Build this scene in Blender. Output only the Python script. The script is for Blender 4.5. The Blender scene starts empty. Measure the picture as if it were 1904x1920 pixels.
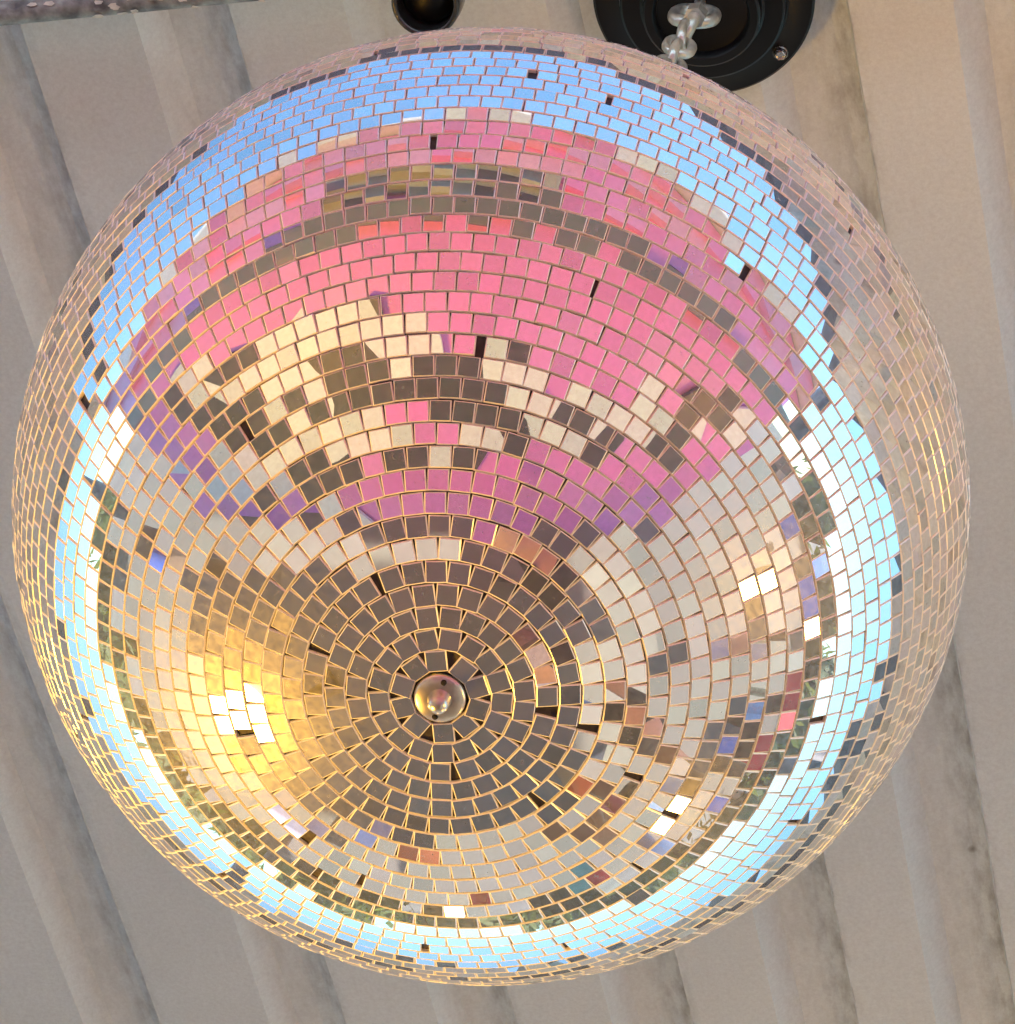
import bpy, bmesh, math, random
import numpy as np
from mathutils import Vector, Matrix, Quaternion

random.seed(11); rng = np.random.default_rng(11)
S = bpy.context.scene
COL = S.collection
PI = math.pi

# ------------------------------------------------------------------ camera, world, sun, exposure
R, F, D, A = 0.30, 6500.0, 2.19, math.radians(25)     # ball radius, focal length in photo pixels, distance, tilt
B = np.array([0.0, 0.0, 3.53])                        # ball centre
def nrm(v): return v / np.linalg.norm(v)
CAM = B + D * np.array([0, -math.sin(A), -math.cos(A)])
fw = nrm(B - CAM)
up0 = np.array([0, -math.cos(A), math.sin(A)]); rt0 = np.cross(fw, up0)
ROLL = math.atan2(400, 964)
up = math.cos(ROLL) * up0 - math.sin(ROLL) * rt0
rt = math.cos(ROLL) * rt0 + math.sin(ROLL) * up0
cd = bpy.data.cameras.new('camera'); cam = bpy.data.objects.new('camera', cd); COL.objects.link(cam)
cd.sensor_fit = 'HORIZONTAL'; cd.sensor_width = 36.0; cd.lens = F * 36 / 1904
cd.shift_x = 31 / 1904; cd.shift_y = -11 / 1904
cd.clip_start = 0.02; cd.clip_end = 2000
cam.matrix_world = Matrix(((rt[0], up[0], -fw[0], CAM[0]), (rt[1], up[1], -fw[1], CAM[1]), (rt[2], up[2], -fw[2], CAM[2]), (0, 0, 0, 1)))
S.camera = cam

SUN_AZ, SUN_EL = math.radians(118), math.radians(68)
world = bpy.data.worlds.new('World'); S.world = world; world.use_nodes = True
wn = world.node_tree.nodes; wl = world.node_tree.links
sky = wn.new('ShaderNodeTexSky'); sky.sky_type = 'NISHITA'; sky.sun_disc = False
sky.sun_elevation = SUN_EL; sky.sun_rotation = SUN_AZ; sky.air_density = 1.0; sky.dust_density = 0.25; sky.ozone_density = 0.5
bg = wn['Background']; bg.inputs['Strength'].default_value = 0.085
wb = wn.new('ShaderNodeMixRGB'); wb.blend_type = 'MULTIPLY'; wb.inputs['Fac'].default_value = 1.0; wb.inputs['Color2'].default_value = (0.74, 1.08, 1.12, 1)   # the camera's cool white balance
wl.new(sky.outputs[0], wb.inputs['Color1']); wl.new(wb.outputs[0], bg.inputs['Color'])
ld = bpy.data.lights.new('sun', 'SUN'); ld.energy = 3.3; ld.angle = math.radians(0.5); ld.color = (1.0, 0.95, 0.87)
sun = bpy.data.objects.new('sun', ld); COL.objects.link(sun)
sd = Vector((math.sin(SUN_AZ) * math.cos(SUN_EL), math.cos(SUN_AZ) * math.cos(SUN_EL), math.sin(SUN_EL)))
sun.rotation_euler = sd.to_track_quat('Z', 'Y').to_euler(); sun.location = sd * 60
S.view_settings.view_transform = 'Standard'; S.view_settings.look = 'None'
S.view_settings.exposure = 1.98; S.view_settings.gamma = 1.0; S.view_settings.use_curve_mapping = False
S.render.engine = 'CYCLES'
cy = S.cycles
cy.max_bounces = 7; cy.glossy_bounces = 4; cy.diffuse_bounces = 3
cy.caustics_reflective = False; cy.caustics_refractive = False; cy.sample_clamp_indirect = 6.0
cy.use_denoising = True; cy.use_adaptive_sampling = True; cy.adaptive_threshold = 0.035

# ------------------------------------------------------------------ photo pixel -> ray, mirror ray
def ray(px, py): return nrm(fw * F + rt * (px - 921) - up * (py - 949))
def refl(px, py):
    d = ray(px, py); oc = CAM - B; b = d @ oc; q = b * b - (oc @ oc - R * R)
    t = -b - math.sqrt(max(q, 0)); P = CAM + t * d; N = (P - B) / R
    return P, d - 2 * (d @ N) * N

# ------------------------------------------------------------------ helpers
def tag(o, label=None, cat=None, group=None, kind=None):
    if label: o['label'] = label
    if cat: o['category'] = cat
    if group: o['group'] = group
    if kind: o['kind'] = kind
    return o
def empty(name, loc=(0, 0, 0), rz=0.0):
    o = bpy.data.objects.new(name, None); COL.objects.link(o); o.location = loc; o.rotation_euler = (0, 0, rz)
    o.empty_display_size = 0.1
    return o
def link(name, me, parent=None, mats=()):
    for m in mats: me.materials.append(m)
    o = bpy.data.objects.new(name, me); COL.objects.link(o); o.parent = parent
    return o
def from_bm(name, bm, mat, parent=None, smooth=False):
    me = bpy.data.meshes.new(name); bm.normal_update(); bm.to_mesh(me); bm.free()
    if smooth:
        for p in me.polygons: p.use_smooth = True
    return link(name, me, parent, [mat] if not isinstance(mat, (list, tuple)) else mat)
def box(bm, c, sz, M=None, bevel=0.0):
    r = bmesh.ops.create_cube(bm, size=1.0)
    vs = r['verts']
    for v in vs: v.co = Vector((v.co.x * sz[0] + c[0], v.co.y * sz[1] + c[1], v.co.z * sz[2] + c[2]))
    if bevel > 0:
        es = list({e for v in vs for e in v.link_edges})
        g = bmesh.ops.bevel(bm, geom=es, offset=bevel, segments=2, affect='EDGES', profile=0.7)
        vs = list({v for f in g['faces'] for v in f.verts} | {v for v in vs if v.is_valid})
    if M is not None:
        for v in vs: v.co = M @ v.co
    return vs
def tube(bm, pts, r, seg=12, cap=True, closed=False):
    pts = [Vector(p) for p in pts]; n = len(pts); rings = []
    rr = r if isinstance(r, (list, tuple)) else [r] * n
    prev = None
    for i, p in enumerate(pts):
        if closed: t = pts[(i + 1) % n] - pts[i - 1]
        else: t = pts[min(i + 1, n - 1)] - pts[max(i - 1, 0)]
        t.normalize()
        if prev is None:
            a = Vector((0, 0, 1)) if abs(t.z) < 0.9 else Vector((1, 0, 0)); u = t.cross(a).normalized()
        else:
            u = (prev - t * prev.dot(t)).normalized()
        prev = u; w = t.cross(u)
        rings.append([bm.verts.new(p + (u * math.cos(2 * PI * k / seg) + w * math.sin(2 * PI * k / seg)) * rr[i]) for k in range(seg)])
    m = n if closed else n - 1
    for i in range(m):
        a, b = rings[i], rings[(i + 1) % n]
        for k in range(seg): bm.faces.new((a[k], a[(k + 1) % seg], b[(k + 1) % seg], b[k]))
    if cap and not closed:
        bm.faces.new(rings[0][::-1]); bm.faces.new(rings[-1])
def lathe(bm, prof, seg=48, M=None):
    rings = []
    for (r, z) in prof:
        if r < 1e-6: rings.append([bm.verts.new((0, 0, z))])
        else: rings.append([bm.verts.new((r * math.cos(2 * PI * k / seg), r * math.sin(2 * PI * k / seg), z)) for k in range(seg)])
    for a, b in zip(rings, rings[1:]):
        for k in range(seg):
            k2 = (k + 1) % seg
            if len(a) == 1 and len(b) == 1: continue
            if len(a) == 1: bm.faces.new((a[0], b[k2], b[k]))
            elif len(b) == 1: bm.faces.new((a[k], a[k2], b[0]))
            else: bm.faces.new((a[k], a[k2], b[k2], b[k]))
    if M is not None:
        for rg in rings:
            for v in rg: v.co = M @ v.co
    bmesh.ops.recalc_face_normals(bm, faces=bm.faces)
def frame(x, y, z, o):
    return Matrix(((x[0], y[0], z[0], o[0]), (x[1], y[1], z[1], o[1]), (x[2], y[2], z[2], o[2]), (0, 0, 0, 1)))

# ------------------------------------------------------------------ materials
def mat(name, col=(0.5, 0.5, 0.5), rough=0.6, metal=0.0, var=0.0, scale=8.0, bump=0.0, col2=None, spec=0.5, coords='Object', detail=6.0):
    m = bpy.data.materials.new(name); m.use_nodes = True
    nt = m.node_tree; N = nt.nodes; L = nt.links
    p = N['Principled BSDF']; p.inputs['Base Color'].default_value = (*col, 1); p.inputs['Roughness'].default_value = rough
    p.inputs['Metallic'].default_value = metal; p.inputs['Specular IOR Level'].default_value = spec
    if var > 0 or bump > 0 or col2:
        tc = N.new('ShaderNodeTexCoord'); nz = N.new('ShaderNodeTexNoise'); nz.inputs['Scale'].default_value = scale; nz.inputs['Detail'].default_value = detail
        L.new(tc.outputs[coords], nz.inputs['Vector'])
        if var > 0 or col2:
            cr = N.new('ShaderNodeValToRGB')
            c2 = col2 if col2 else tuple(max(0, c * (1 - var)) for c in col)
            cr.color_ramp.elements[0].position = 0.35; cr.color_ramp.elements[0].color = (*c2, 1)
            cr.color_ramp.elements[1].position = 0.65; cr.color_ramp.elements[1].color = (*col, 1)
            L.new(nz.outputs['Fac'], cr.inputs['Fac']); L.new(cr.outputs['Color'], p.inputs['Base Color'])
        if bump > 0:
            b = N.new('ShaderNodeBump'); b.inputs['Strength'].default_value = bump; b.inputs['Distance'].default_value = 0.01
            L.new(nz.outputs['Fac'], b.inputs['Height']); L.new(b.outputs['Normal'], p.inputs['Normal'])
    return m
def emit(name, col, s):
    m = bpy.data.materials.new(name); m.use_nodes = True; N = m.node_tree.nodes
    e = N.new('ShaderNodeEmission'); e.inputs['Color'].default_value = (*col, 1); e.inputs['Strength'].default_value = s
    m.node_tree.links.new(e.outputs[0], N['Material Output'].inputs['Surface']); N.remove(N['Principled BSDF'])
    return m

def mirror_material():
    m = bpy.data.materials.new('dusty_mirror'); m.use_nodes = True
    nt = m.node_tree; N = nt.nodes; L = nt.links; N.remove(N['Principled BSDF'])
    geo = N.new('ShaderNodeNewGeometry'); oi = N.new('ShaderNodeObjectInfo'); tc = N.new('ShaderNodeTexCoord')
    add = N.new('ShaderNodeMath'); add.operation = 'ADD'; L.new(geo.outputs['Random Per Island'], add.inputs[0]); L.new(oi.outputs['Random'], add.inputs[1])
    fr = N.new('ShaderNodeMath'); fr.operation = 'FRACT'; L.new(add.outputs[0], fr.inputs[0])
    nz = N.new('ShaderNodeTexNoise'); nz.inputs['Scale'].default_value = 260; nz.inputs['Detail'].default_value = 5; nz.inputs['Roughness'].default_value = 0.65
    L.new(geo.outputs['Position'], nz.inputs['Vector'])
    # silver tint differs a little from tile to tile
    cr = N.new('ShaderNodeValToRGB'); cr.color_ramp.elements[0].color = (0.70, 0.76, 0.76, 1); cr.color_ramp.elements[1].color = (0.93, 0.96, 0.92, 1); _e = cr.color_ramp.elements.new(0.5); _e.color = (0.95, 0.87, 0.92, 1)
    L.new(fr.outputs[0], cr.inputs['Fac'])
    g1 = N.new('ShaderNodeBsdfGlossy'); g1.inputs['Roughness'].default_value = 0.0; L.new(cr.outputs['Color'], g1.inputs['Color'])
    g2 = N.new('ShaderNodeBsdfGlossy'); g2.inputs['Roughness'].default_value = 0.36; g2.inputs['Color'].default_value = (0.9, 0.9, 0.88, 1)
    df = N.new('ShaderNodeBsdfDiffuse'); df.inputs['Color'].default_value = (0.54, 0.56, 0.56, 1)
    # grime: finely mottled
    mr = N.new('ShaderNodeMapRange'); mr.inputs['From Min'].default_value = 0.35; mr.inputs['From Max'].default_value = 0.75
    mr.inputs['To Min'].default_value = 0.09; mr.inputs['To Max'].default_value = 0.22; L.new(nz.outputs['Fac'], mr.inputs['Value'])
    mx1 = N.new('ShaderNodeMixShader'); L.new(mr.outputs[0], mx1.inputs['Fac']); L.new(g1.outputs[0], mx1.inputs[1]); L.new(g2.outputs[0], mx1.inputs[2])
    mr2 = N.new('ShaderNodeMapRange'); mr2.inputs['From Min'].default_value = 0.35; mr2.inputs['From Max'].default_value = 0.75
    mr2.inputs['To Min'].default_value = 0.05; mr2.inputs['To Max'].default_value = 0.10; L.new(nz.outputs['Fac'], mr2.inputs['Value'])
    mx2 = N.new('ShaderNodeMixShader'); L.new(mr2.outputs[0], mx2.inputs['Fac']); L.new(mx1.outputs[0], mx2.inputs[1]); L.new(df.outputs[0], mx2.inputs[2])
    L.new(mx2.outputs[0], N['Material Output'].inputs['Surface'])
    return m

def ceiling_material():
    m = mat('painted_roof_sheet', (0.80, 0.78, 0.74), 0.55)
    nt = m.node_tree; N = nt.nodes; L = nt.links; p = N['Principled BSDF']
    tc = N.new('ShaderNodeTexCoord')
    at = N.new('ShaderNodeAttribute'); at.attribute_name = 'rib'      # 0 on the pans, 1 in the ribs (dirt streaks plus painted shade along the right-hand step)
    mp = N.new('ShaderNodeMapping'); mp.inputs['Scale'].default_value = (70, 24, 70); L.new(tc.outputs['Object'], mp.inputs['Vector'])
    n1 = N.new('ShaderNodeTexNoise'); n1.inputs['Scale'].default_value = 1.0; n1.inputs['Detail'].default_value = 8; n1.inputs['Roughness'].default_value = 0.62; L.new(mp.outputs[0], n1.inputs['Vector'])
    n2 = N.new('ShaderNodeTexNoise'); n2.inputs['Scale'].default_value = 2.6; n2.inputs['Detail'].default_value = 4; L.new(tc.outputs['Object'], n2.inputs['Vector'])
    n3 = N.new('ShaderNodeTexNoise'); n3.inputs['Scale'].default_value = 420; n3.inputs['Detail'].default_value = 2; L.new(tc.outputs['Object'], n3.inputs['Vector'])
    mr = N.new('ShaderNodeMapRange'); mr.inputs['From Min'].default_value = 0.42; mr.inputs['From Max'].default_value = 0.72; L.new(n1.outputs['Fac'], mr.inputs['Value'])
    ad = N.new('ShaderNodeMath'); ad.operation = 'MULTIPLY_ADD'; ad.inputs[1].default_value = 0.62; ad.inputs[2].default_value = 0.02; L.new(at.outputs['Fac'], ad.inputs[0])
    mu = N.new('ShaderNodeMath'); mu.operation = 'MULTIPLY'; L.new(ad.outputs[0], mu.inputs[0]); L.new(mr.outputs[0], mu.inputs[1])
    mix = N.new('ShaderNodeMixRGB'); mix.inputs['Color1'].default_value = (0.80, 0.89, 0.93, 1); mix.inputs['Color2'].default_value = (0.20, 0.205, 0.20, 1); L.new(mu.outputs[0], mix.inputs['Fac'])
    # small specks
    vo = N.new('ShaderNodeTexVoronoi'); vo.inputs['Scale'].default_value = 6.5; L.new(tc.outputs['Object'], vo.inputs['Vector'])
    sp = N.new('ShaderNodeMapRange'); sp.inputs['From Min'].default_value = 0.025; sp.inputs['From Max'].default_value = 0.05; sp.inputs['To Min'].default_value = 0.7; sp.inputs['To Max'].default_value = 0; L.new(vo.outputs['Distance'], sp.inputs['Value'])
    mix2 = N.new('ShaderNodeMixRGB'); mix2.inputs['Color2'].default_value = (0.16, 0.14, 0.13, 1); L.new(sp.outputs[0], mix2.inputs['Fac']); L.new(mix.outputs[0], mix2.inputs['Color1'])
    cr = N.new('ShaderNodeValToRGB'); cr.color_ramp.elements[0].position = 0.3; cr.color_ramp.elements[0].color = (0.90, 0.89, 0.87, 1); cr.color_ramp.elements[1].position = 0.7; cr.color_ramp.elements[1].color = (1, 1, 1, 1); L.new(n2.outputs['Fac'], cr.inputs['Fac'])
    ng = N.new('ShaderNodeTexNoise'); ng.inputs['Scale'].default_value = 190; ng.inputs['Detail'].default_value = 4; ng.inputs['Roughness'].default_value = 0.8; L.new(tc.outputs['Object'], ng.inputs['Vector'])
    cg = N.new('ShaderNodeValToRGB'); cg.color_ramp.elements[0].position = 0.3; cg.color_ramp.elements[0].color = (0.86, 0.86, 0.86, 1); cg.color_ramp.elements[1].position = 0.65; cg.color_ramp.elements[1].color = (1, 1, 1, 1); L.new(ng.outputs['Fac'], cg.inputs['Fac'])
    mg = N.new('ShaderNodeMixRGB'); mg.blend_type = 'MULTIPLY'; mg.inputs['Fac'].default_value = 1; L.new(mix2.outputs[0], mg.inputs['Color1']); L.new(cg.outputs[0], mg.inputs['Color2'])
    mul = N.new('ShaderNodeMixRGB'); mul.blend_type = 'MULTIPLY'; mul.inputs['Fac'].default_value = 1; L.new(mg.outputs[0], mul.inputs['Color1']); L.new(cr.outputs[0], mul.inputs['Color2'])
    L.new(mul.outputs[0], p.inputs['Base Color'])
    b = N.new('ShaderNodeBump'); b.inputs['Strength'].default_value = 0.12; b.inputs['Distance'].default_value = 0.002; L.new(n3.outputs['Fac'], b.inputs['Height']); L.new(b.outputs[0], p.inputs['Normal'])
    return m

M_MIRROR = mirror_material()
M_EDGE = mat('ground_glass_edge', (0.94, 0.91, 0.76), 0.35, spec=0.6)
_n = M_EDGE.node_tree.nodes; _t = _n.new('ShaderNodeBsdfGlossy'); _t.inputs['Color'].default_value = (0.9, 0.92, 0.9, 1); _t.inputs['Roughness'].default_value = 0.22; _x = _n.new('ShaderNodeMixShader'); _x.inputs['Fac'].default_value = 0.15
M_EDGE.node_tree.links.new(_n['Principled BSDF'].outputs[0], _x.inputs[1]); M_EDGE.node_tree.links.new(_t.outputs[0], _x.inputs[2]); M_EDGE.node_tree.links.new(_x.outputs[0], _n['Material Output'].inputs['Surface'])
M_CORE = mat('ball_adhesive', (0.045, 0.035, 0.03), 0.6, var=0.5, scale=120, bump=0.4)
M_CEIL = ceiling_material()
M_BLACK = mat('black_enamel', (0.0025, 0.0035, 0.0055), 0.36, var=0.3, scale=40, spec=0.25)
M_ZINC = mat('galvanised_steel', (0.66, 0.70, 0.67), 0.33, 0.75, col2=(0.42, 0.44, 0.41), scale=60, bump=0.25)
M_PIPE = mat('weathered_pipe', (0.42, 0.44, 0.43), 0.62, 0.35, col2=(0.13, 0.13, 0.14), scale=45, bump=0.5)
M_BOLT = mat('bolt_steel', (0.75, 0.74, 0.72), 0.25, 0.9, var=0.2, scale=200)
M_HUB = mat('brushed_hub_steel', (0.74, 0.70, 0.62), 0.28, 0.9, var=0.25, scale=150)
M_HOLE = mat('hole_black', (0.01, 0.01, 0.01), 0.9, var=0.2, scale=50)
M_PINK = mat('pink_paint', (0.74, 0.20, 0.63), 0.5, col2=(0.72, 0.27, 0.72), scale=1.6, bump=0.05, detail=3)
M_PINK2 = mat('pink_board_paint', (0.78, 0.24, 0.64), 0.5, col2=(0.74, 0.38, 0.80), scale=2.2, detail=3)
M_LILAC = mat('lilac_board_paint', (0.66, 0.36, 0.72), 0.5, col2=(0.78, 0.44, 0.68), scale=2.0, detail=3)
M_CREAM = mat('cream_paint', (0.74, 0.85, 0.90), 0.5, var=0.06, scale=5)
M_DARK = mat('charcoal_paint', (0.032, 0.052, 0.062), 0.5, var=0.25, scale=9)
M_GREY = mat('grey_green_metal', (0.115, 0.165, 0.18), 0.5, var=0.2, scale=9)
M_SLAT = mat('pale_louvre_metal', (0.36, 0.44, 0.41), 0.45, var=0.2, scale=30)
M_ASPH = mat('shade_lifted_asphalt', (0.20, 0.182, 0.145), 0.85, col2=(0.14, 0.127, 0.10), scale=3.0, bump=0.5, coords='Object', detail=12)  # pad colour lightened to soften the edge of the canopy's shade
M_LEAF = mat('leaf', (0.12, 0.15, 0.03), 0.6, col2=(0.075, 0.105, 0.022), scale=0.9)
_n = M_LEAF.node_tree.nodes; _t = _n.new('ShaderNodeBsdfTranslucent'); _t.inputs['Color'].default_value = (0.20, 0.24, 0.04, 1); _x = _n.new('ShaderNodeMixShader'); _x.inputs['Fac'].default_value = 0.4
M_LEAF.node_tree.links.new(_n['Principled BSDF'].outputs[0], _x.inputs[1]); M_LEAF.node_tree.links.new(_t.outputs[0], _x.inputs[2]); M_LEAF.node_tree.links.new(_x.outputs[0], _n['Material Output'].inputs['Surface'])
M_BARK = mat('bark', (0.12, 0.09, 0.065), 0.9, var=0.4, scale=6, bump=0.6)
M_POST = mat('dark_post_paint', (0.035, 0.036, 0.05), 0.5, var=0.3, scale=15)
M_LAMP = emit('warm_lamp_glow', (1.0, 0.49, 0.055), 44.0)
M_BULB = emit('warm_bulb_glow', (1.0, 0.50, 0.09), 22.0)
M_LAMP2 = emit('warm_flood_glow', (1.0, 0.50, 0.07), 28.0)

# ------------------------------------------------------------------ ground
M_CONC = mat('pale_concrete', (0.125, 0.119, 0.10), 0.85, col2=(0.088, 0.083, 0.07), scale=0.6, bump=0.2, detail=10)
bm = bmesh.new(); bmesh.ops.create_circle(bm, cap_ends=True, segments=96, radius=450)
tag(from_bm('ground', bm, M_CONC), 'pale concrete lot reflected in the mirror tiles', 'ground', kind='structure')
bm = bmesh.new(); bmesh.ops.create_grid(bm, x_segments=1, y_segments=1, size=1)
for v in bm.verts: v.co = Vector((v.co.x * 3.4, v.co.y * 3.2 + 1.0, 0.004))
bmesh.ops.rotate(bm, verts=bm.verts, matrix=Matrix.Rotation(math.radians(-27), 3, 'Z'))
tag(from_bm('pavement', bm, M_ASPH), 'brown-grey paved pad under the canopy, coloured lighter against its shade', 'pavement', kind='structure')

# ------------------------------------------------------------------ canopy roof (ribbed sheets on beams and posts)
rib_d = ray(3277, 9960)                               # the ribs' vanishing point in the photograph
acr = nrm(np.cross(rib_d, [0, 0, 1])); rN = np.cross(acr, rib_d)
MP = B + np.array([0, 0, 1.27])                       # where the chain meets the roof
RF = frame(acr, rib_d, rN, MP)                        # local x across the ribs, y along them, z up through the roof
roof = empty('canopy_roof'); roof.matrix_world = RF
tag(roof, 'weathered off-white ribbed sheet roof over the mirror ball', 'roof')
edges = [-0.915, -0.680, -0.467, -0.255, -0.056, 0.134, 0.330]
while edges[0] > -4.15: edges.insert(0, edges[0] - 0.21)
while edges[-1] < 3.65: edges.append(edges[-1] + 0.205)
Y0, Y1 = -0.70, 5.3
def sheet(e0, i0, i1):
    """ribbed sheet from rib i0 to rib i1; each rib is a groove that ends in a sharp right-hand step"""
    prof = []
    for i in range(i0, i1):
        a, b = edges[i], edges[i + 1]
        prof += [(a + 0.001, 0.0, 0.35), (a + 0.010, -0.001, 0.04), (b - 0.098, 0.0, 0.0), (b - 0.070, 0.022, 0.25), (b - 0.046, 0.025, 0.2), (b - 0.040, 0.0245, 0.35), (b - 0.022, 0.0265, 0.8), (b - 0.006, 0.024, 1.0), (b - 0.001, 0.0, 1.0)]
    prof.append((edges[i1] + 0.006, 0.0008, 0.3))
    ys = [Y0 + (Y1 - Y0) * k / 24 for k in range(25)]
    V = []; attr = []
    for y in ys:
        w = 0.0009 * math.sin(y * 7.3 + i0)
        for (x, z, r) in prof: V.append((x + w + 0.0012 * math.sin(y * 2.1 + x * 9), y, z + 0.0012 * math.sin(y * 3.7 + x * 11))); attr.append(r)
    n = len(prof); Fc = [(j * n + k, j * n + k + 1, (j + 1) * n + k + 1, (j + 1) * n + k) for j in range(24) for k in range(n - 1)]
    me = bpy.data.meshes.new('roof_sheet'); me.from_pydata(V, [], Fc)
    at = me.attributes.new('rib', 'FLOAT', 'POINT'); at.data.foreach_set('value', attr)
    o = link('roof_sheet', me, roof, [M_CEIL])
    md = o.modifiers.new('thickness', 'SOLIDIFY'); md.thickness = 0.0012; md.offset = 1
    return o
k = 0
while k < len(edges) - 1:
    sheet(0, k, min(k + 5, len(edges) - 1)); k += 5
XL, XR = edges[0], edges[-1]
def roofbar(name, x0, x1, y0, y1, w, dz, m):
    bm = bmesh.new(); v = Vector((x1 - x0, y1 - y0, 0)); L = v.length; v.normalize()
    Mx = Matrix.Translation(Vector(((x0 + x1) / 2, (y0 + y1) / 2, dz))) @ Matrix.Rotation(math.atan2(v.y, v.x), 4, 'Z')
    box(bm, (0, 0, 0), (L, w, w * 1.25), Mx, 0.004); return from_bm(name, bm, m, roof)
roofbar('beam', XL, XR, Y0 + 0.03, Y0 + 0.03, 0.06, -0.055, M_POST)
roofbar('beam', XL, XR, Y1 - 0.05, Y1 - 0.05, 0.08, -0.065, M_POST)
roofbar('beam', XL + 0.04, XL + 0.04, Y0 + 0.1, Y1 - 0.1, 0.08, -0.065, M_POST)
roofbar('beam', XR - 0.04, XR - 0.04, Y0 + 0.1, Y1 - 0.1, 0.08, -0.065, M_POST)
roofbar('beam', XL + .1, XR - .1, 2.9, 2.9, 0.08, -0.058, M_POST)
for (x, y) in ((XL + 0.04, Y0 + 0.06), (XR - 0.04, Y0 + 0.06), (XL + 0.04, Y1 - 0.08), (XR - 0.04, Y1 - 0.08)):
    q = RF @ Vector((x, y, -0.1))
    bm = bmesh.new(); tube(bm, [(q.x, q.y, 0.0), (q.x, q.y, q.z)], 0.045, 16)
    bmesh.ops.transform(bm, matrix=RF.inverted(), verts=bm.verts)
    from_bm('post', bm, M_POST, roof, True)

def on_roof(px, py, dz):                              # photo pixel -> roof coordinates, dz below the sheet
    d = ray(px, py); O = MP + rN * dz; t = ((O - CAM) @ rN) / (d @ rN)
    return CAM + t * d
# pipe running under the ribs at the upper left
a, b = on_roof(0, 25, -0.03), on_roof(480, -22, -0.03)
dr = nrm(b - a); o = empty('roof_pipe', tuple(a)); tag(o, 'weathered grey pipe with flaking paint running under the roof ribs', 'pipe')
bm = bmesh.new(); L0, L1 = 2.6, 3.4
pts = [tuple(dr * t + rng.normal(0, 0.0006, 3)) for t in np.linspace(-L0, L1, 60)]
tube(bm, pts, [0.0125 + random.uniform(-.0007, .0007) for _ in pts], 20)
from_bm('pipe_tube', bm, M_PIPE, o, True)
M_FLAKE = mat('flaking_paint', (0.74, 0.72, 0.66), 0.7, var=0.25, scale=90)
for k in range(26):
    t = random.gauss(0.155, 0.05) if k < 18 else random.uniform(-.1, .5)
    an = random.uniform(-2.3, -0.6); bm = bmesh.new()
    c = Vector(dr * t) + Vector(np.array([0, 0, 0])); side = Vector(np.cross(dr, rN)).normalized(); dn = -Vector(rN)
    nn = (side * math.cos(an) - dn * math.sin(an)).normalized()
    tt = Vector(dr); bb = nn.cross(tt)
    vs = [bm.verts.new(c + nn * (0.0128 + random.uniform(0, .0012)) + tt * (random.uniform(.002, .007) * math.cos(g)) + bb * (random.uniform(.0012, .0034) * math.sin(g))) for g in np.linspace(0, 2 * PI, 7)[:-1]]
    f = bm.faces.new(vs); ex = bmesh.ops.extrude_face_region(bm, geom=[f])
    for v in ex['geom']:
        if isinstance(v, bmesh.types.BMVert): v.co += nn * 0.0006
    from_bm('paint_flake', bm, M_FLAKE, o)
for s in (-1.6, 0.36, 1.5, 2.8):
    bm = bmesh.new(); tube(bm, [tuple(dr * (s - .012)), tuple(dr * (s + .012))], 0.0155, 20)
    from_bm('pipe_clip', bm, M_ZINC, o, True)

# small black can lamp hanging beside the ball
q = on_roof(806, -6, -0.11); o = empty('can_lamp', tuple(q)); tag(o, 'small black can-shaped spotlight hanging from the roof', 'spotlight')
bm = bmesh.new(); lathe(bm, [(0.0, 0.105), (0.022, 0.105), (0.028, 0.09), (0.029, 0.02), (0.0315, 0.018), (0.0325, 0.0), (0.0325, -0.022), (0.031, -0.026), (0.0275, -0.026), (0.0265, -0.02), (0.0255, 0.004), (0.0, 0.006)], 40)
from_bm('can_body', bm, mat('black_lamp_enamel', (0.02, 0.021, 0.022), 0.22, var=0.4, scale=50, spec=0.7), o, True)
bm = bmesh.new(); lathe(bm, [(0.0, -0.012), (0.015, -0.010), (0.0245, -0.002), (0.025, 0.002), (0, 0.003)], 32); from_bm('lens', bm, M_BLACK, o, True)
bm = bmesh.new(); tube(bm, [(0, 0, 0.10), (0.004, 0, 0.13)], 0.006, 12); from_bm('stem', bm, M_BLACK, o, True)

# ------------------------------------------------------------------ round black ceiling mount with bolts and eye
mt = empty('ceiling_mount'); mt.matrix_world = frame(acr, rib_d, rN, MP - rN * 0.002)
tag(mt, 'round black stepped ceiling mount the mirror ball hangs from', 'mount')
bm = bmesh.new(); lathe(bm, [(0.0, 0.0), (0.104, 0.0), (0.107, -0.003), (0.107, -0.009), (0.1045, -0.0115), (0.083, -0.0125), (0.081, -0.014), (0.0795, -0.026), (0.077, -0.028), (0.060, -0.029), (0.0575, -0.031), (0.0565, -0.043), (0.054, -0.0455), (0.047, -0.046), (0.045, -0.044), (0.0435, -0.036), (0.03, -0.034), (0.0, -0.034)], 96)
o = from_bm('mount_body', bm, M_BLACK, mt, True)
try:
    me = o.data; me.set_sharp_from_angle(angle=math.radians(35))
except Exception: pass
bq = on_roof(1479, 107, -0.013) - (MP - rN * 0.002)
b0 = math.atan2(bq @ rib_d, bq @ acr)
for k in range(4):
    an = b0 + k * PI / 2; bm = bmesh.new()
    lathe(bm, [(0, -0.0112), (0.0072, -0.0112), (0.0078, -0.0135), (0.0064, -0.0145), (0.0064, -0.0146)], 24); w = from_bm('bolt', bm, M_BOLT, mt, True)
    w.location = (0.0935 * math.cos(an), 0.0935 * math.sin(an), 0)
    bm = bmesh.new(); lathe(bm, [(0.0062, -0.0140), (0.0056, -0.0185), (0.0046, -0.0195), (0.0040, -0.0168), (0.0, -0.0168)], 6); hx = from_bm('bolt_head', bm, M_BOLT, w)
EYE = Vector(MP) - Vector((0, 0, 0.088))
bm = bmesh.new()
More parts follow.
